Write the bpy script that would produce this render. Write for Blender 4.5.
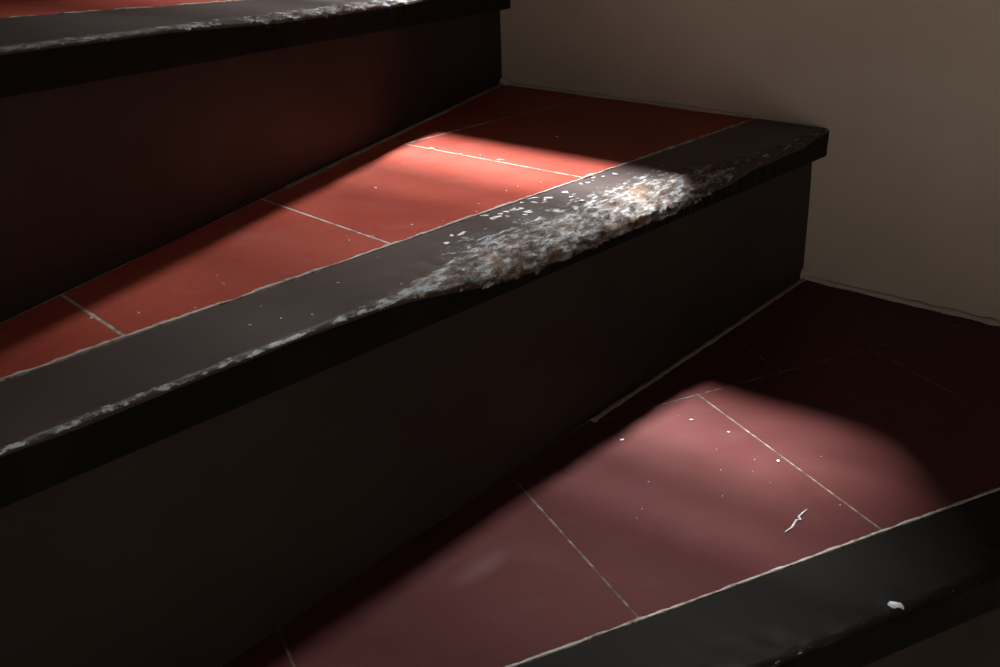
import bpy, bmesh, math, random
from mathutils import Vector, Matrix, noise
random.seed(7)
S = bpy.context.scene
C = S.collection
for o in list(bpy.data.objects):
    bpy.data.objects.remove(o, do_unlink=True)

# ------------------------------------------------------------------ camera
cam = bpy.data.cameras.new('camera'); cam.lens = 45.83; cam.sensor_width = 36; cam.clip_start = .01
co = bpy.data.objects.new('camera', cam); C.objects.link(co)
co.location = (0, 0, .4432); co.rotation_euler = (math.pi/2 - .3529, 0, 0)
S.camera = co
# ------------------------------------------------------------------ sky, sun, exposure
W = bpy.data.worlds.new('sky'); S.world = W; W.use_nodes = True
bg = W.node_tree.nodes['Background']; bg.inputs[0].default_value = (1, .95, .88, 1); bg.inputs[1].default_value = 3.3
sd = bpy.data.lights.new('sun', 'SUN'); sd.energy = 33; sd.angle = math.radians(6.5); sd.color = (.98, .99, 1)
so = bpy.data.objects.new('sun', sd); C.objects.link(so); so.location = (0, 4, 8)
SUN = Vector((0, -.100, -.17)).normalized()
so.rotation_euler = SUN.to_track_quat('-Z', 'Y').to_euler()
S.view_settings.view_transform = 'Standard'; S.view_settings.look = 'None'
S.view_settings.gamma = 1; S.view_settings.use_curve_mapping = False
S.view_settings.exposure = 0
S.cycles.max_bounces = 10; S.cycles.diffuse_bounces = 6; S.cycles.transparent_max_bounces = 12
S.cycles.use_denoising = True

# ------------------------------------------------------------------ materials
def mat(name, rough=.6, spec=.4):
    m = bpy.data.materials.new(name); m.use_nodes = True
    b = m.node_tree.nodes['Principled BSDF']
    b.inputs['Roughness'].default_value = rough; b.inputs['Specular IOR Level'].default_value = spec
    return m, m.node_tree.nodes, m.node_tree.links, b
def coords(N, L, scale=(1, 1, 1)):
    t = N.new('ShaderNodeTexCoord'); mp = N.new('ShaderNodeMapping'); mp.inputs['Scale'].default_value = scale
    L.new(t.outputs['Object'], mp.inputs[0]); return mp.outputs[0]
def nz(N, L, v, scale, detail=4, rough=.55):
    n = N.new('ShaderNodeTexNoise'); n.inputs['Scale'].default_value = scale
    n.inputs['Detail'].default_value = detail; n.inputs['Roughness'].default_value = rough
    L.new(v, n.inputs['Vector']); return n.outputs['Fac']
def ramp(N, L, fac, stops):
    r = N.new('ShaderNodeValToRGB'); e = r.color_ramp.elements
    while len(e) < len(stops): e.new(.5)
    for el, (p, c) in zip(e, stops):
        el.position = p; el.color = (*c, 1) if len(c) == 3 else c
    L.new(fac, r.inputs[0]); return r.outputs[0]
def mix(N, L, fac, a, b, mode='MIX'):
    m = N.new('ShaderNodeMix'); m.data_type = 'RGBA'; m.blend_type = mode
    for s, v in ((m.inputs[0], fac), (m.inputs[6], a), (m.inputs[7], b)):
        if hasattr(v, 'links') or hasattr(v, 'is_linked'): L.new(v, s)
        elif isinstance(v, tuple): s.default_value = (*v, 1)
        else: s.default_value = v
    return m.outputs[2]
def math_n(N, L, op, a, b, clamp=False):
    m = N.new('ShaderNodeMath'); m.operation = op; m.use_clamp = clamp
    for s, v in ((m.inputs[0], a), (m.inputs[1], b)):
        if hasattr(v, 'is_linked'): L.new(v, s)
        else: s.default_value = v
    return m.outputs[0]
def bump(N, L, b, h, strength, dist=.002):
    n = N.new('ShaderNodeBump'); n.inputs['Strength'].default_value = strength; n.inputs['Distance'].default_value = dist
    L.new(h, n.inputs['Height']); L.new(n.outputs[0], b.inputs['Normal'])

def make_tile_mat(name, c1, c2, dust, spec=.1, smear=None):
    m, N, L, b = mat(name, .5, spec)
    v = coords(N, L)
    big = nz(N, L, v, 7, 4); fine = nz(N, L, v, 160, 3)
    col = ramp(N, L, big, [(.3, c1), (.7, c2)])
    sm = nz(N, L, coords(N, L, (1, 1, 1)), 18, 5, .65)
    col = mix(N, L, ramp(N, L, sm, [(.55, (0, 0, 0)), (.8, (dust, dust, dust))]), col, (.42, .3, .28))
    col = mix(N, L, ramp(N, L, fine, [(.35, (.14, .14, .14)), (.6, (0, 0, 0))]), col, (.06, .02, .015))
    if smear:                                   # an old whitish scuff on one tile
        tc = N.new('ShaderNodeTexCoord'); mp = N.new('ShaderNodeMapping'); mp.vector_type = 'TEXTURE'
        mp.inputs['Location'].default_value = (*smear, 0); mp.inputs['Rotation'].default_value = (0, 0, .95); mp.inputs['Scale'].default_value = (.036, .013, .02)
        L.new(tc.outputs['Object'], mp.inputs[0]); gr = N.new('ShaderNodeTexGradient'); gr.gradient_type = 'SPHERICAL'
        L.new(mp.outputs[0], gr.inputs[0])
        col = mix(N, L, math_n(N, L, 'MULTIPLY', math_n(N, L, 'MULTIPLY', gr.outputs['Fac'], sm), .25, True), col, (.38, .33, .32))
    L.new(col, b.inputs['Base Color'])
    L.new(ramp(N, L, big, [(.3, (.42, .42, .42)), (.75, (.6, .6, .6))]), b.inputs['Roughness'])
    h = math_n(N, L, 'ADD', math_n(N, L, 'MULTIPLY', fine, .12), nz(N, L, v, 22, 2))
    bump(N, L, b, h, .22, .003)
    return m
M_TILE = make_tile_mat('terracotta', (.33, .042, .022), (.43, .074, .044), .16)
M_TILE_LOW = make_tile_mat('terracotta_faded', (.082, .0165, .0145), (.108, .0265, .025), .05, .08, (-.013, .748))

m, N, L, b = mat('grout', .9, .15); v = coords(N, L)
L.new(ramp(N, L, nz(N, L, v, 70, 5, .7), [(.32, (.10, .07, .05)), (.47, (.45, .4, .34)), (.7, (.7, .65, .58))]), b.inputs['Base Color'])
bump(N, L, b, nz(N, L, v, 200, 4), .5, .001); M_GROUT = m
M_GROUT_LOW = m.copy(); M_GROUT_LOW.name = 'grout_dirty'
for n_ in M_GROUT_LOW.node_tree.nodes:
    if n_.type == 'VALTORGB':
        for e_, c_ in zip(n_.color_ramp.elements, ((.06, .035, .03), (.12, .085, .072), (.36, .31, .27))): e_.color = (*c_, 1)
m, N, L, b = mat('mortar_bead', .9, .15); v = coords(N, L)
L.new(ramp(N, L, nz(N, L, v, 40, 5, .7), [(.3, (.2, .15, .11)), (.7, (.36, .29, .22))]), b.inputs['Base Color'])
bump(N, L, b, nz(N, L, v, 120, 4), .6, .002); M_BEAD = m

m, N, L, b = mat('riser_paint', .55, .35); v = coords(N, L)
L.new(ramp(N, L, nz(N, L, v, 9, 5), [(.3, (.023, .0140, .0120)), (.75, (.040, .0250, .0210))]), b.inputs['Base Color'])
bump(N, L, b, nz(N, L, v, 30, 4), .3, .003); M_RISER = m

m, N, L, b = mat('wall_plaster', .85, .2); v = coords(N, L)
L.new(ramp(N, L, nz(N, L, v, 3.5, 5, .6), [(.3, (.40, .31, .245)), (.7, (.50, .40, .325))]), b.inputs['Base Color'])
bump(N, L, b, nz(N, L, v, 26, 5), .25, .004); M_WALL = m

# painted wood nosing: dark brown paint, worn through to pale primer and bare wood where the 'wear' attribute is high
m, N, L, b = mat('nosing_paint', .42, .2)
at = N.new('ShaderNodeAttribute'); at.attribute_name = 'wear'; wear = at.outputs['Fac']
v = coords(N, L); 
bo = N.new('ShaderNodeAttribute'); bo.attribute_name = 'board'; mpb = N.new('ShaderNodeMapping'); mpb.inputs['Scale'].default_value = (60, 190, 190); L.new(bo.outputs['Vector'], mpb.inputs[0])
n1 = nz(N, L, mpb.outputs[0], 1.0, 9, .7); n2 = nz(N, L, v, 90, 4, .6); n3 = nz(N, L, v, 28, 3)
paint = ramp(N, L, nz(N, L, v, 14, 4), [(.3, (.054, .034, .029)), (.75, (.074, .048, .041))])
under = ramp(N, L, n1, [(.38, (.035, .028, .026)), (.46, (.13, .085, .06)), (.52, (.22, .19, .17)), (.6, (.46, .5, .54)), (.7, (.84, .9, .97))])
teal = ramp(N, L, n2, [(.62, (0, 0, 0)), (.7, (.5, .5, .5))])
under = mix(N, L, teal, under, (.16, .32, .27))
och = ramp(N, L, n3, [(.5, (0, 0, 0)), (.68, (.5, .5, .5))])
under = mix(N, L, och, under, (.26, .16, .09))
pa = N.new('ShaderNodeAttribute'); pa.attribute_name = 'pale'
under = mix(N, L, pa.outputs['Fac'], under, (.72, .75, .78))  # whitens the left arris: a glossy highlight put into the colour
k = math_n(N, L, 'ADD', wear, math_n(N, L, 'MULTIPLY', math_n(N, L, 'SUBTRACT', n1, .5), 1.5))
k = math_n(N, L, 'ADD', k, math_n(N, L, 'MULTIPLY', math_n(N, L, 'SUBTRACT', n2, .5), .7))
fac = ramp(N, L, k, [(.46, (0, 0, 0)), (.58, (1, 1, 1))])
L.new(mix(N, L, fac, paint, under), b.inputs['Base Color'])
hb = math_n(N, L, 'SUBTRACT', math_n(N, L, 'MULTIPLY', n1, fac), math_n(N, L, 'MULTIPLY', fac, .35))
bump(N, L, b, hb, .7, .004)
L.new(ramp(N, L, fac, [(0, (.42, .42, .42)), (1, (.6, .6, .6))]), b.inputs['Roughness'])
M_NOSE = m
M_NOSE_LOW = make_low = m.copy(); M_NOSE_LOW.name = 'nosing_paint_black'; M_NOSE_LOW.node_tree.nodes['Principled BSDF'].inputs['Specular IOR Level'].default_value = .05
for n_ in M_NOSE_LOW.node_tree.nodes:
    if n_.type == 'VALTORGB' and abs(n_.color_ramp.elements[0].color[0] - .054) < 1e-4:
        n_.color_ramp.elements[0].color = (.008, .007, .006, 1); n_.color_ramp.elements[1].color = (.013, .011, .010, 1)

m, N, L, b = mat('pale_paint', .6, .4); v = coords(N, L)
L.new(ramp(N, L, nz(N, L, v, 120, 3), [(.3, (.45, .45, .45)), (.6, (.8, .82, .85))]), b.inputs['Base Color']); M_FLAKE = m
m, N, L, b = mat('dark_plaster', .9, .1); v = coords(N, L)
L.new(ramp(N, L, nz(N, L, v, 4, 4), [(.3, (.05, .04, .034)), (.7, (.07, .056, .048))]), b.inputs['Base Color']); M_DARK = m
m, N, L, b = mat('window_paint', .5, .4); v = coords(N, L)
L.new(ramp(N, L, nz(N, L, v, 8, 4), [(.3, (.10, .07, .05)), (.7, (.13, .09, .065))]), b.inputs['Base Color']); M_FRAME = m
def glass(name, t):
    m = bpy.data.materials.new(name); m.use_nodes = True; N = m.node_tree.nodes; L = m.node_tree.links; N.clear()
    o = N.new('ShaderNodeOutputMaterial'); tr = N.new('ShaderNodeBsdfTransparent'); gl = N.new('ShaderNodeBsdfGlossy')
    v = coords(N, L); n = nz(N, L, v, 6, 3)
    L.new(ramp(N, L, n, [(.2, (t*.9, t*.9, t*.9)), (.8, (min(1, t*1.1),)*3)]), tr.inputs[0])
    gl.inputs['Roughness'].default_value = .08
    mx = N.new('ShaderNodeMixShader'); mx.inputs[0].default_value = .04
    L.new(tr.outputs[0], mx.inputs[1]); L.new(gl.outputs[0], mx.inputs[2]); L.new(mx.outputs[0], o.inputs[0]); return m

# ------------------------------------------------------------------ helpers
def link(name, me, material, parent=None, smooth=False):
    if material: me.materials.append(material)
    o = bpy.data.objects.new(name, me); C.objects.link(o)
    if parent:
        o.parent = parent; o.matrix_parent_inverse = Matrix.Translation(-parent.location)
    if smooth:
        for p in me.polygons: p.use_smooth = True
    return o
def mesh(name, vs, fs):
    me = bpy.data.meshes.new(name); me.from_pydata([tuple(v) for v in vs], [], fs); me.update()
    bm = bmesh.new(); bm.from_mesh(me); bmesh.ops.recalc_face_normals(bm, faces=bm.faces); bm.to_mesh(me); bm.free()
    return me
def V2(p): return Vector((p[0], p[1]))
def isect(l, k):
    (p, q), (r, s) = [(V2(a), V2(b)) for a, b in (l, k)]
    d, e = q - p, s - r
    t = ((r - p).x*e.y - (r - p).y*e.x) / (d.x*e.y - d.y*e.x)
    return p + d*t
def offset(l, w):
    p, q = V2(l[0]), V2(l[1]); d = (q - p).normalized(); n = Vector((-d.y, d.x)); return (p + n*w, q + n*w)
def clip(poly, l, keep=1):
    """keep the part of a plan polygon to the left (keep=1) or right of line l"""
    p, q = V2(l[0]), V2(l[1]); d = q - p
    f = lambda a: keep*(d.x*(a.y - p.y) - d.y*(a.x - p.x))
    out = []
    for i, a in enumerate(poly):
        b = poly[(i + 1) % len(poly)]; fa, fb = f(a), f(b)
        if fa >= 0: out.append(a)
        if (fa > 0 and fb < 0) or (fa < 0 and fb > 0): out.append(a + (b - a)*(fa/(fa - fb)))
    return out
def shrink(poly, g):
    n = len(poly); area = sum(poly[i].x*poly[(i+1) % n].y - poly[(i+1) % n].x*poly[i].y for i in range(n))
    if area < 0: poly = poly[::-1]
    out = list(poly)
    for i in range(n):
        a, b = poly[i], poly[(i+1) % n]
        if (b - a).length > 1e-5: out = clip(out, offset((a, b), g), 1)
    return out
def prism(poly, zf, th, bev=0):
    """solid plan polygon; zf gives the top; optional eased top edge"""
    n = len(poly); vs = [(p.x, p.y, zf(p) - th) for p in poly]; fs = [tuple(range(n))[::-1]]
    rings = [(poly, -bev)]
    if bev:
        c = sum(poly, Vector((0, 0)))/n
        rings.append(([p + (c - p).normalized()*bev*1.3 for p in poly], 0))
    base = 0
    for ring, dz in rings:
        nb = len(vs); vs += [(p.x, p.y, zf(p) + dz) for p in ring]
        for i in range(n): fs.append((base + i, base + (i+1) % n, nb + (i+1) % n, nb + i))
        base = nb
    fs.append(tuple(range(base, base + n)))
    return vs, fs
def step_empty(loc, label):
    e = bpy.data.objects.new('stair_step', None); e.empty_display_size = .05; C.objects.link(e)
    e.location = loc; e['label'] = label; e['category'] = 'stair step'; e['group'] = 'winding stair steps'
    return e
def struct(o): o['kind'] = 'structure'; return o

# ------------------------------------------------------------------ plan of the stair (metres)
H = .17
WALL1 = ((.007, 1.699), (.363, 1.398))       # wall face at the middle tread and above
WALL0 = ((.346, 1.386), (.513, 1.228))       # wall face at the lower tread (plaster is thicker here)
NF1 = ((-.248, .572), (.362, 1.393)); NB1 = ((-.282, .664), (.277, 1.433))
RB1 = ((-.110, .716), (.346, 1.386)); RB2 = ((-.317, .761), (.004, 1.707))
NB0 = ((.006, .635), (.379, .864));   NF0 = offset(NB0, -.079); RB0 = offset(NF0, .02)
NF2 = ((-.3012, .7794), (-.1492, 1.2204)); NB2 = ((-.3815, .9949), (-.3048, 1.1499))
wd = (V2(WALL1[1]) - V2(WALL1[0])).normalized(); wn = Vector((-wd.y, wd.x))     # wn points out of the room
z0 = lambda p: 0.0
z1 = lambda p: H
_d2 = (V2(NF2[1]) - V2(NF2[0])).normalized()
z2 = lambda p: .340 - .043*(V2(p) - V2(NF2[0])).dot(_d2)     # the old upper tread sags towards the wall

# ------------------------------------------------------------------ wall with its tall stair window
def wl(u, n=0, z=1):
    base = V2(WALL1[0]); q = base + wd*u + wn*n; return q
TH = .12
WU0, WU1, WZ0, WZ1 = -.6, .345, .92, 3.1      # opening along the wall from WALL1[0]
def wall_right():
    us = [-1.6, WU0, WU1, 2.6]; zs = [-1.05, 0, H, WZ0, WZ1, 3.9]
    w0a, w0b = V2(WALL0[0]), V2(WALL0[1]); d0 = (w0b - w0a).normalized()
    vs, fs, idx = [], [], {}
    N_ = 26
    def inner(u, z):
        p = wl(u)
        if z <= 0.001:
            # along the lower tread the face follows its own line
            t = (p - w0a).dot(d0); q = w0a + d0*t
            if u > .35: return q
        return p
    # finer columns so the plaster can be uneven
    uu = sorted(set([-1.6, WU0, WU1, 2.6] + [i*.06 for i in range(-2, 30)])); zz = sorted(set(zs + [.04, .09, .13, .25, .4, .6, .75]))
    for side in (0, 1):
        for i, u in enumerate(uu):
            for j, z in enumerate(zz):
                if side == 0:
                    p = inner(u, z) if z <= 0 else None
                    if p is None:
                        a, bq = inner(u, 0), wl(u); f = min(1, z/H); p = a*(1 - f) + bq*f
                    p = p + wn*(noise.noise(Vector((u*5, z*5, 1)))*.003)
                else: p = wl(u, TH)
                idx[side, i, j] = len(vs); vs.append((p.x, p.y, z))
    def hole(i, j): return uu[i] >= WU0 - 1e-6 and uu[i+1] <= WU1 + 1e-6 and zz[j] >= WZ0 - 1e-6 and zz[j+1] <= WZ1 + 1e-6
    nu, nzz = len(uu) - 1, len(zz) - 1
    for i in range(nu):
        for j in range(nzz):
            if hole(i, j): continue
            for s in (0, 1): fs.append((idx[s, i, j], idx[s, i+1, j], idx[s, i+1, j+1], idx[s, i, j+1]))
            for di, dj, e in ((-1, 0, ((i, j), (i, j+1))), (1, 0, ((i+1, j), (i+1, j+1))), (0, -1, ((i, j), (i+1, j))), (0, 1, ((i, j+1), (i+1, j+1)))):
                a, b_ = i + di, j + dj
                if not (0 <= a < nu and 0 <= b_ < nzz) or hole(a, b_):
                    (p, q) = e; fs.append((idx[0, p[0], p[1]], idx[0, q[0], q[1]], idx[1, q[0], q[1]], idx[1, p[0], p[1]]))
    return struct(link('wall_right', mesh('wall_right', vs, fs), M_WALL, smooth=False))
wall_right()
def wbox(u0, u1, n0, n1, za, zb):
    vs = []
    for z in (za, zb):
        for u, n in ((u0, n0), (u1, n0), (u1, n1), (u0, n1)):
            p = wl(u, n); vs.append((p.x, p.y, z))
    return vs, [(3, 2, 1, 0), (4, 5, 6, 7), (0, 1, 5, 4), (1, 2, 6, 5), (2, 3, 7, 6), (3, 0, 4, 7)]
def join(parts):
    vs, fs = [], []
    for v, f in parts:
        n = len(vs); vs += v; fs += [tuple(i + n for i in q) for q in f]
    return vs, fs
win = bpy.data.objects.new('window_1', None); C.objects.link(win); struct(win)
fw = .04
link('window_frame', mesh('window_frame', *join([wbox(WU0, WU0+fw, .04, .08, WZ0, WZ1), wbox(WU1-fw, WU1, .04, .08, WZ0, WZ1),
     wbox(WU0+fw, WU1-fw, .04, .08, WZ1-fw, WZ1), wbox(WU0+fw, WU1-fw, .04, .08, WZ0, WZ0+.03)])), M_FRAME, win)
rails = [1.22, 1.40, 1.80, 2.2, 2.6]; ts = [1, .74, .38, .28, .22, .12]; rhs = [.010, .035, .035, .035, .035]  # unseen pane tints and a thin rail, added to grade the sunbeam
edges = [WZ0 + .03] + rails + [WZ1 - fw]
for i, z in enumerate(rails):
    link('transom', mesh('transom', *wbox(WU0+fw, WU1-fw, .045, .075, z-rhs[i], z+rhs[i])), M_FRAME, win)
for i in range(6):
    za = edges[i] + (rhs[i-1] if i else 0); zb = edges[i+1] - (rhs[i] if i < 5 else 0)
    link('pane', mesh('pane', *wbox(WU0+fw, WU1-fw, .058, .062, za, zb)), glass('graded_glass_%d' % i, ts[i]), win)

# ------------------------------------------------------------------ rest of the stairwell
def box(name, a, b_, material, parent=None):
    (x0, y0, za), (x1, y1, zb) = a, b_
    vs = [(x, y, z) for z in (za, zb) for x, y in ((x0, y0), (x1, y0), (x1, y1), (x0, y1))]
    return link(name, mesh(name, vs, [(3, 2, 1, 0), (4, 5, 6, 7), (0, 1, 5, 4), (1, 2, 6, 5), (2, 3, 7, 6), (3, 0, 4, 7)]), material, parent)
outer = (wl(0, .06), wl(1, .06))
room = [Vector(p) for p in ((-1.3, -1.6), (2.1, -1.6), (2.1, 3.2), (-1.3, 3.2))]
room = clip(room, outer, -1)
struct(link('floor', mesh('floor', *prism(room, lambda p: -1.0, .05)), M_DARK))
struct(link('ceiling', mesh('ceiling', *prism(clip(room, (wl(0, TH), wl(1, TH)), -1), lambda p: 4.0, .1)), M_DARK))
struct(box('wall_left', (-1.3, -1.6, -1.0), (-1.2, 2.75, 3.9), M_DARK))
DX0, DX1, DZ1 = -1.15, .2, .7          # unseen opening added behind the viewer to let in fill light
lv, lf = [], []
for a, b_ in (((-1.2, -1.0), (DX0, 3.9)), ((DX1, -1.0), (2.0, 3.9)), ((DX0, DZ1), (DX1, 3.9))):
    k0 = len(lv); lv += [(x, y, z) for z in (a[1], b_[1]) for x, y in ((a[0], -1.6), (b_[0], -1.6), (b_[0], -1.5), (a[0], -1.5))]
    lf += [tuple(k0 + i for i in q) for q in ((3, 2, 1, 0), (4, 5, 6, 7), (0, 1, 5, 4), (1, 2, 6, 5), (2, 3, 7, 6), (3, 0, 4, 7))]
struct(link('wall_front', mesh('wall_front', lv, lf), M_DARK))
dr_ = bpy.data.objects.new('fill_opening_1', None); C.objects.link(dr_); struct(dr_)
for x in (DX0, DX1 - .03): box('opening_jamb', (x, -1.61, -1.0), (x + .03, -1.49, DZ1), M_FRAME, dr_)
box('opening_lintel', (DX0 + .03, -1.61, DZ1 - .03), (DX1 - .03, -1.49, DZ1), M_FRAME, dr_)
struct(box('wall_end', (2.0, -1.6, -1.0), (2.1, .05, 3.9), M_DARK))
vs, fs = [], []
for z in (-1.0, 3.9):
    for k in range(32):
        a = 2*math.pi*k/32; vs.append((-.64 + .24*math.cos(a), .28 + .24*math.sin(a), z))
fs = [(k, (k+1) % 32, 32 + (k+1) % 32, 32 + k) for k in range(32)] + [tuple(range(32))[::-1], tuple(range(32, 64))]
struct(link('wall_core', mesh('wall_core', vs, fs), M_DARK))

# ------------------------------------------------------------------ step builder
def smooth01(a, b_, x):
    t = max(0, min(1, (x - a)/(b_ - a))); return t*t*(3 - 2*t)
TOPN = 14
def nosing(parent, nf, nb, zf, wall, start, rfun, wfun, rough, stations, th=.03, name='nosing', rough_fun=None, paint=None, highlight_fun=None):
    """painted wooden edge board; s = distance from the wall along its front edge"""
    F0 = isect(nf, wall); B0 = isect(nb, wall); d = (V2(nf[0]) - V2(nf[1])).normalized()
    e = (V2(nb[0]) - V2(nb[1])).normalized()
    vs, fs, wear, board, pale = [], [], [], [], []; prof_n = None
    for i in range(stations + 1):
        s = start*i/stations
        F = F0 + d*s; B = B0 + e*((V2(nf[0])-V2(nf[1])).length and s*start_ratio(start, F0, B0, d, e))
        w = (F - B).length; dr = (F - B)/w; r = min(rfun(s), th*.93); wv = wfun(s)
        zt = zf(F)
        hv = min(1, rough_fun(s)) if rough_fun else .15
        flat = w - max(r*1.5, .0045)
        pts = []
        for k in range(TOPN):
            a = (flat - .002)*(k/(TOPN - 1)); g = hv*.8*smooth01(-.15, .8, a/w)
            if k == 0: g = .2*hv
            pts.append((a, 0, max(g, .25 if k == TOPN - 1 else 0)))
        for k in range(9):
            t = k/8*math.pi/2
            pts.append((flat + (w - flat)*math.sin(t), -r*(1 - math.cos(t)), (.75 + .5*math.sin(2*t))*(1 - .6*smooth01(.6, 1, k/8)*(1 - hv))))
        pts += [(w, -(r + (th - r)*.5), .15), (w, -th, 0), (w*.5, -th, 0), (0, -th, 0)]
        prof_n = len(pts)
        for k, (a, z, g) in enumerate(pts):
            if 3 <= k <= TOPN + 9:
                q = Vector((s*38, a*90, 3.1 + z*90)); am = rough*(rough_fun(s) if rough_fun else 1)*smooth01(.3, 1.1, k/TOPN)
                dn = am*(abs(noise.noise(q)) + .6*abs(noise.noise(q*2.7)) + .3*abs(noise.noise(q*6)) - .1)
                a -= dn*.8*smooth01(TOPN, TOPN + 4, k); z -= dn*(.8 if k < TOPN + 6 else 0)
            P = B + dr*a
            vs.append((P.x, P.y, zt + z)); wear.append(min(1, g*wv)); pale.append(highlight_fun(s) if highlight_fun else 0); board += [s, a, z]
    for i in range(stations):
        for k in range(prof_n):
            k2 = (k + 1) % prof_n
            fs.append((i*prof_n + k, i*prof_n + k2, (i+1)*prof_n + k2, (i+1)*prof_n + k))
    fs.append(tuple(range(prof_n))); fs.append(tuple(range(stations*prof_n, (stations+1)*prof_n))[::-1])
    me = mesh(name, vs, fs)
    a = me.attributes.new('wear', 'FLOAT', 'POINT'); a.data.foreach_set('value', wear)
    a = me.attributes.new('pale', 'FLOAT', 'POINT'); a.data.foreach_set('value', pale)
    a = me.attributes.new('board', 'FLOAT_VECTOR', 'POINT'); a.data.foreach_set('vector', board)
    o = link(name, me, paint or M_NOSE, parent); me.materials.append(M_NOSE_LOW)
    for p in me.polygons:            # front faces below the rounded edge take the darker material
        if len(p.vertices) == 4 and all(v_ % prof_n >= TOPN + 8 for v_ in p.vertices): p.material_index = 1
    for p in me.polygons: p.use_smooth = len(p.vertices) == 4
    md = o.modifiers.new('edge', 'EDGE_SPLIT'); md.split_angle = math.radians(75)
    return o
def start_ratio(start, F0, B0, d, e): return 1.0
def strip(name, parent, line, zf, s0, s1, w, hgt, material, seed, n=140, ragged=.6, gaps=.0):
    """thin irregular bead of mortar lying along a plan line from distance s0 to s1"""
    p, q = V2(line[0]), V2(line[1]); d = (q - p).normalized(); nn = Vector((-d.y, d.x)); vs, fs = [], []
    for i in range(n + 1):
        s = s0 + (s1 - s0)*i/n
        k = 1 + ragged*noise.noise(Vector((s*60, seed, 0))) + ragged*.6*noise.noise(Vector((s*190, seed, 5)))
        if gaps and noise.noise(Vector((s*22, seed, 9))) > gaps: k *= .15
        ww = w*max(.12, k); hh = hgt*max(.12, k); j = .35*w*noise.noise(Vector((s*35, seed, 2)))
        c = p + d*s + nn*j
        zt = zf(c)
        for a, z in ((-ww, -.0015), (-ww*.6, hh*.8), (0, hh), (ww*.6, hh*.8), (ww, -.0015)):
            P = c + nn*a; vs.append((P.x, P.y, zt + z))
    for i in range(n):
        for k in range(5):
            k2 = (k+1) % 5; fs.append((i*5 + k, i*5 + k2, i*5 + 5 + k2, i*5 + 5 + k))
    fs += [tuple(range(5)), tuple(range(n*5, n*5 + 5))[::-1]]
    return link(name, mesh(name, vs, fs), material, parent)
def riser(parent, rb, zbot, ztop_l, ztop_r, wall, s_len, nf, th=.03):
    tl = offset(nf, .016); T0_ = isect(tl, wall); td = (V2(nf[0]) - V2(nf[1])).normalized(); T0_ = T0_ - td*.02
    R = isect(rb, wall) + (V2(rb[1]) - V2(rb[0])).normalized()*.02
    d = (V2(rb[0]) - V2(rb[1])).normalized(); n = Vector((d.y, -d.x))      # n points back under the tread
    if n.y < 0: n = -n
    vs, fs = [], []; cols, rows = 40, 6
    for i in range(cols + 1):
        s = s_len*i/cols
        for j in range(rows + 1):
            f = j/rows; z = zbot + (ztop_r + (ztop_l - ztop_r)*i/cols - zbot)*f
            P = (R + d*s)*(1 - f) + (T0_ + td*s)*f + n*(.0025*noise.noise(Vector((s*7, z*9, zbot*5))))
            vs.append((P.x, P.y, z))
    K = len(vs)
    for i in range(cols + 1):
        s = s_len*i/cols
        for j in range(rows + 1):
            x, y, z = vs[i*(rows+1) + j]; P = Vector((x, y)) + n*th; vs.append((P.x, P.y, z))
    g = lambda i, j, b_: b_*K + i*(rows+1) + j
    for b_ in (0, 1):
        for i in range(cols):
            for j in range(rows): fs.append((g(i, j, b_), g(i+1, j, b_), g(i+1, j+1, b_), g(i, j+1, b_)))
    for i in range(cols):
        for j in (0, rows): fs.append((g(i, j, 0), g(i+1, j, 0), g(i+1, j, 1), g(i, j, 1)))
    for j in range(rows):
        for i in (0, cols): fs.append((g(i, j, 0), g(i, j+1, 0), g(i, j+1, 1), g(i, j, 1)))
    o = link('riser', mesh('riser', vs, fs), M_RISER, parent)
    for p in o.data.polygons: p.use_smooth = True
    md = o.modifiers.new('edge', 'EDGE_SPLIT'); md.split_angle = math.radians(40)
    return o
def tiles(parent, polys, zf, material, gap=.0011):
    for pl in polys:
        pl = shrink(pl, gap)
        if len(pl) < 3: continue
        dz = random.uniform(0, .0002)
        link('tile', mesh('tile', *prism(pl, lambda p: zf(p) + dz, 0.010, .0004)), material, parent)
def flakes(parent, name, spots, material, hgt=.0003):
    """small raised chips: (x, y, z, length, width, turn)"""
    vs, fs = [], []
    for x, y, z, l, w, a in spots:
        n = 7; b_ = len(vs); ca, sa = math.cos(a), math.sin(a)
        ring = []
        for k in range(n):
            t = 2*math.pi*k/n + random.uniform(-.3, .3); rr = random.uniform(.35, 1.2)
            u, v_ = l*.5*rr*math.cos(t), w*.5*rr*math.sin(t); ring.append((x + u*ca - v_*sa, y + u*sa + v_*ca))
        vs += [(p[0], p[1], z - .0004) for p in ring] + [(p[0], p[1], z + hgt) for p in ring]
        fs += [tuple(range(b_ + n, b_ + 2*n))] + [(b_ + k, b_ + (k+1) % n, b_ + n + (k+1) % n, b_ + n + k) for k in range(n)] + [tuple(range(b_, b_ + n))[::-1]]
    o = link(name, mesh(name, vs, fs), material, parent)
    if len(spots) > 1: o['kind'] = 'stuff'
    return o
def bump01(a, b_, c, d, x): return smooth01(a, b_, x)*(1 - smooth01(c, d, x))
LEFT = ((-.47, 0), (-.47, 1))
def line_y(l, y): 
    p, q = V2(l[0]), V2(l[1]); return p + (q - p)*((y - p.y)/(q.y - p.y))

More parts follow.
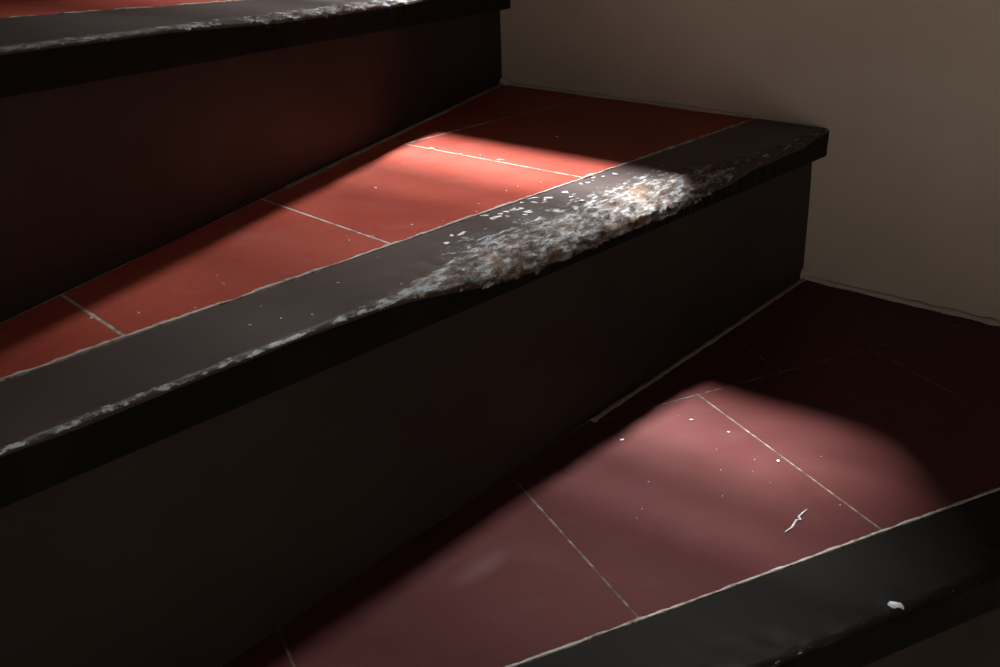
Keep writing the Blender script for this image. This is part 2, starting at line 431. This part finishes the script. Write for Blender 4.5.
def lump(parent, c, r, material, seed):
    bm = bmesh.new(); bmesh.ops.create_icosphere(bm, subdivisions=2, radius=1)
    for v_ in bm.verts:
        k = 1 + .35*noise.noise(v_.co*1.7 + Vector((seed, 0, 0))); v_.co = Vector(c) + Vector((v_.co.x*r[0], v_.co.y*r[1], v_.co.z*r[2]))*k
    me = bpy.data.meshes.new('mortar_lump'); bm.to_mesh(me); bm.free()
    return link('mortar_lump', me, material, parent, True)
def scratch(parent, name, pts, z, w, material):
    vs, fs = [], []
    for i, p in enumerate(pts):
        p = V2(p); q = V2(pts[min(i+1, len(pts)-1)]) - V2(pts[max(i-1, 0)]); n = Vector((-q.y, q.x)).normalized()
        ww = w*(.35 if i in (0, len(pts)-1) else 1)
        for a, dz in ((-ww, -.0004), (-ww*.6, .0004), (ww*.6, .0004), (ww, -.0004)): P = p + n*a; vs.append((P.x, P.y, z + dz))
    for i in range(len(pts) - 1):
        for k in range(4): fs.append((i*4 + k, i*4 + (k+1) % 4, i*4 + 4 + (k+1) % 4, i*4 + 4 + k))
    fs += [(0, 1, 2, 3), tuple(range(len(vs) - 4, len(vs)))[::-1]]
    return link(name, mesh(name, vs, fs), material, parent)

# ------------------------------------------------------------------ middle step
st = step_empty((.1, 1.1, 0), 'middle stair step, sunlit red tiles and a badly worn chipped nosing')
back1 = offset(RB2, -.03 + .032)
tread1 = [isect(NB1, RB2), isect(NB1, WALL1), isect(RB2, WALL1)]
bed = prism([p for p in [isect(NB1, RB2), isect(NB1, WALL1) - wd*0, isect(RB2, WALL1)]], lambda p: H - .0001, .05)
link('mortar_bed', mesh('mortar_bed', *bed), M_GROUT, st)
J1 = ((-.229, .734), (-.293, .813)); J2 = ((-.085, .943), (-.188, 1.059)); J3 = ((.090, 1.151), (-.093, 1.308))
ROW1 = offset(NB1, .235)
t = tread1
cols1 = [clip(t, J1, 1), clip(clip(t, J1, -1), J2, 1), clip(clip(t, J2, -1), J3, 1), clip(t, J3, -1)]
pl = cols1[:3] + [clip(cols1[3], ROW1, -1), clip(cols1[3], ROW1, 1)]
tiles(st, pl, z1, M_TILE)
riser(st, RB1, 0, H - .028, H - .028, WALL0, 1.35, NF1)
r1 = lambda s: .0038 + .019*bump01(.16, .36, .56, .78, s) + .008*bump01(.02, .08, .2, .35, s) + .0018*noise.noise(Vector((s*15, 0, 0)))
w1 = lambda s: .34 + .2*smooth01(.2, .35, s) + .26*bump01(.2, .34, .58, .75, s) - .13*smooth01(.66, .78, s)
board1 = nosing(st, NF1, NB1, z1, WALL1, 1.28, r1, w1, .0055, 640, rough_fun=lambda s: .12 + .88*bump01(.12, .34, .55, .74, s), highlight_fun=lambda s: .85*smooth01(.68, .76, s))
L1 = (V2(NB1[1]) - V2(NB1[0])).length
strip('mortar_joint', st, NB1, z1, -.12, L1, .0022, .0012, M_GROUT, 3.3, 300, .9)
strip('mortar_joint', st, offset(RB2, -.003), z1, (V2(RB2[1])-V2(RB2[0])).length - .62, (V2(RB2[1])-V2(RB2[0])).length, .003, .0025, M_BEAD, 8.1, 160, .35)
strip('mortar_joint', st, offset((WALL1[0], WALL1[1]), 0), z1, 0, .37, .005, .004, M_WALL, 1.7, 90, .35)
lump(st, (.006, 1.700, H), (.012, .012, .009), M_WALL, 1.0)
# chips and specks of pale paint
d1 = (V2(NF1[0]) - V2(NF1[1])).normalized(); e1 = (V2(NB1[0]) - V2(NB1[1])).normalized(); n1v = Vector((d1.y, -d1.x))
if n1v.dot(V2(NB1[0]) - V2(NF1[0])) < 0: n1v = -n1v
sp = []
ang = math.atan2(d1.y, d1.x)
for k in range(34):
    s = random.gauss(.47, .07); a = random.choice([random.uniform(.044, .08), random.uniform(.066, .083)])
    p = V2(NF1[1]) + d1*s + n1v*a
    sp.append((p.x, p.y, H, random.choice([.004, .006, .008, .014])*random.uniform(.7, 1.3), random.uniform(.0025, .008), ang + random.uniform(-.5, .5)))
flakes(board1, 'paint_flakes', sp, M_FLAKE)
sp = []
for x, y, l in ((.061, 1.35, .006), (-.04, 1.262, .008), (-.02, 1.256, .005), (.0, 1.235, .01), (-.112, 1.12, .008), (-.235, .78, .004), (-.262, .77, .004), (-.07, 1.29, .01)):
    sp.append((x, y, H + .0003, l, l*.55, random.uniform(0, 3)))
for k in range(24): sp.append((random.uniform(-.22, .1), 0, H + .0003, .0022, .0018, 0))
sp = [(x, y or 1.0 + x*1.1 + random.uniform(-.1, .12), z, l, w, a) for x, y, z, l, w, a in sp]
flakes(st, 'paint_specks', sp, M_FLAKE, .0004)

# ------------------------------------------------------------------ lower step
st = step_empty((.2, .9, -1.0), 'lower stair step, soft pink light on its tiles, dark nosing at bottom right')
t = [isect(NB0, RB1), isect(NB0, WALL0), V2(WALL0[0])]
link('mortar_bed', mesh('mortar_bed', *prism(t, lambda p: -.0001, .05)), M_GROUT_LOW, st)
K1 = ((.088, .685), (.015, .869)); K2 = ((.27, .803), (.178, 1.042)); K0 = ((-.094, .567), (-.167, .751)); K3 = ((.455, .918), (.363, 1.157))
ROW0 = ((.086, .990), (.353, 1.156)); KB = ((.261, 1.104), (.24, 1.168))
f0 = clip(t, ROW0, -1); b0 = clip(t, ROW0, 1)
pl = [clip(f0, K0, 1), clip(clip(f0, K0, -1), K1, 1), clip(clip(f0, K1, -1), K2, 1), clip(clip(f0, K2, -1), K3, 1), clip(f0, K3, -1),
      clip(b0, KB, 1), clip(b0, KB, -1)]
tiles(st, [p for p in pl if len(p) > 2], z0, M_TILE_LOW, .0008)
riser(st, RB0, -1.0, -.028, -.028, WALL0, 1.35, NF0)
r0 = lambda s: .006 + .003*noise.noise(Vector((s*15, 4, 0)))
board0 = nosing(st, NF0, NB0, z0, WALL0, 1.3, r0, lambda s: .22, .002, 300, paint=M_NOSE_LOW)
strip('mortar_joint', st, NB0, z0, -.15, .62, .0016, .001, M_GROUT, 5.9, 260, .8)
strip('mortar_joint', st, offset(RB1, -.003), z0, (V2(RB1[1])-V2(RB1[0])).length - .48, (V2(RB1[1])-V2(RB1[0])).length, .003, .0025, M_BEAD, 2.2, 160, .4)
strip('mortar_joint', st, offset(WALL0, 0), z0, 0, .36, .006, .005, M_WALL, 6.7, 90, .4)
sp = [(.163, .99, .0004, .004, .003, 0), (.19, .965, .0004, .003, .003, 0), (.22, .91, .0004, .005, .003, 1), (.10, .95, .0004, .004, .003, .4)]
for k in range(14):
    sp.append((random.uniform(.05, .26), random.uniform(.78, 1.0), .0003, random.uniform(.0007, .0014), .0008, random.uniform(0, 3)))
flakes(st, 'paint_specks', sp, M_FLAKE, .0004)

sc = scratch(st, 'paint_scratch', ((.2013, .7953), (.2075, .802), (.2130, .8128), (.2165, .8135), (.2158, .8180), (.2246, .8294)), .0008, .0009, M_FLAKE)
sc['label'] = 'thin zigzag white scratch on the tile'
ch = lump(board0, (.2525, .703, -.004), (.0065, .004, .0055), M_FLAKE, 5.0); ch.name = 'paint_chip'; ch['label'] = 'pale chipped spot on the black nosing'
lump(st, (.037, .950, .003), (.006, .005, .005), M_BEAD, 2.0)
lump(st, (.347, 1.388, .0), (.011, .011, .013), M_WALL, 3.0)

# ------------------------------------------------------------------ upper step
st = step_empty((-.4, 1.4, H), 'upper stair step at top left, dark brown riser under a pale chipped nosing')
t = [line_y(NB2, .42), isect(NB2, WALL1), wl(-1.55), Vector((-1.2, 2.6)), Vector((-1.2, .42))]
link('mortar_bed', mesh('mortar_bed', *prism(t, lambda p: z2(p) - .0001, .05)), M_GROUT, st)
d2 = (V2(NB2[1]) - V2(NB2[0])).normalized(); n2v = Vector((-d2.y, d2.x))
def J(s): q = isect(NB2, WALL1) - d2*s; return (q, q + n2v*.2)
ROW2 = offset(NB2, .25)
for row in (clip(t, ROW2, -1), clip(t, ROW2, 1)):
    ss = [.3, .55, .8, 1.05]; prev = row
    pl = []
    for s in ss:
        pl.append(clip(prev, J(s), -1)); prev = clip(prev, J(s), 1)
    pl.append(prev)
    tiles(st, [p for p in pl if len(p) > 2], z2, M_TILE)
zz_l, zz_r = z2(V2(NF2[0])), z2(isect(NF2, WALL1))
riser(st, RB2, H, zz_l - .018, zz_r - .018, WALL1, 1.30, NF2)
nosing(st, NF2, NB2, z2, WALL1, (isect(NF2, WALL1) - V2(NF2[0])).length + .3, lambda s: .005 + .004*bump01(.2, .4, .6, .8, s), lambda s: .41 + .14*bump01(.2, .4, .55, .7, s), .006, 360, rough_fun=lambda s: .15 + .4*bump01(.2, .4, .6, .75, s))
strip('mortar_joint', st, NB2, z2, -.2, (isect(NB2, WALL1) - V2(NB2[0])).length, .003, .0015, M_GROUT, 4.4, 200, .9)
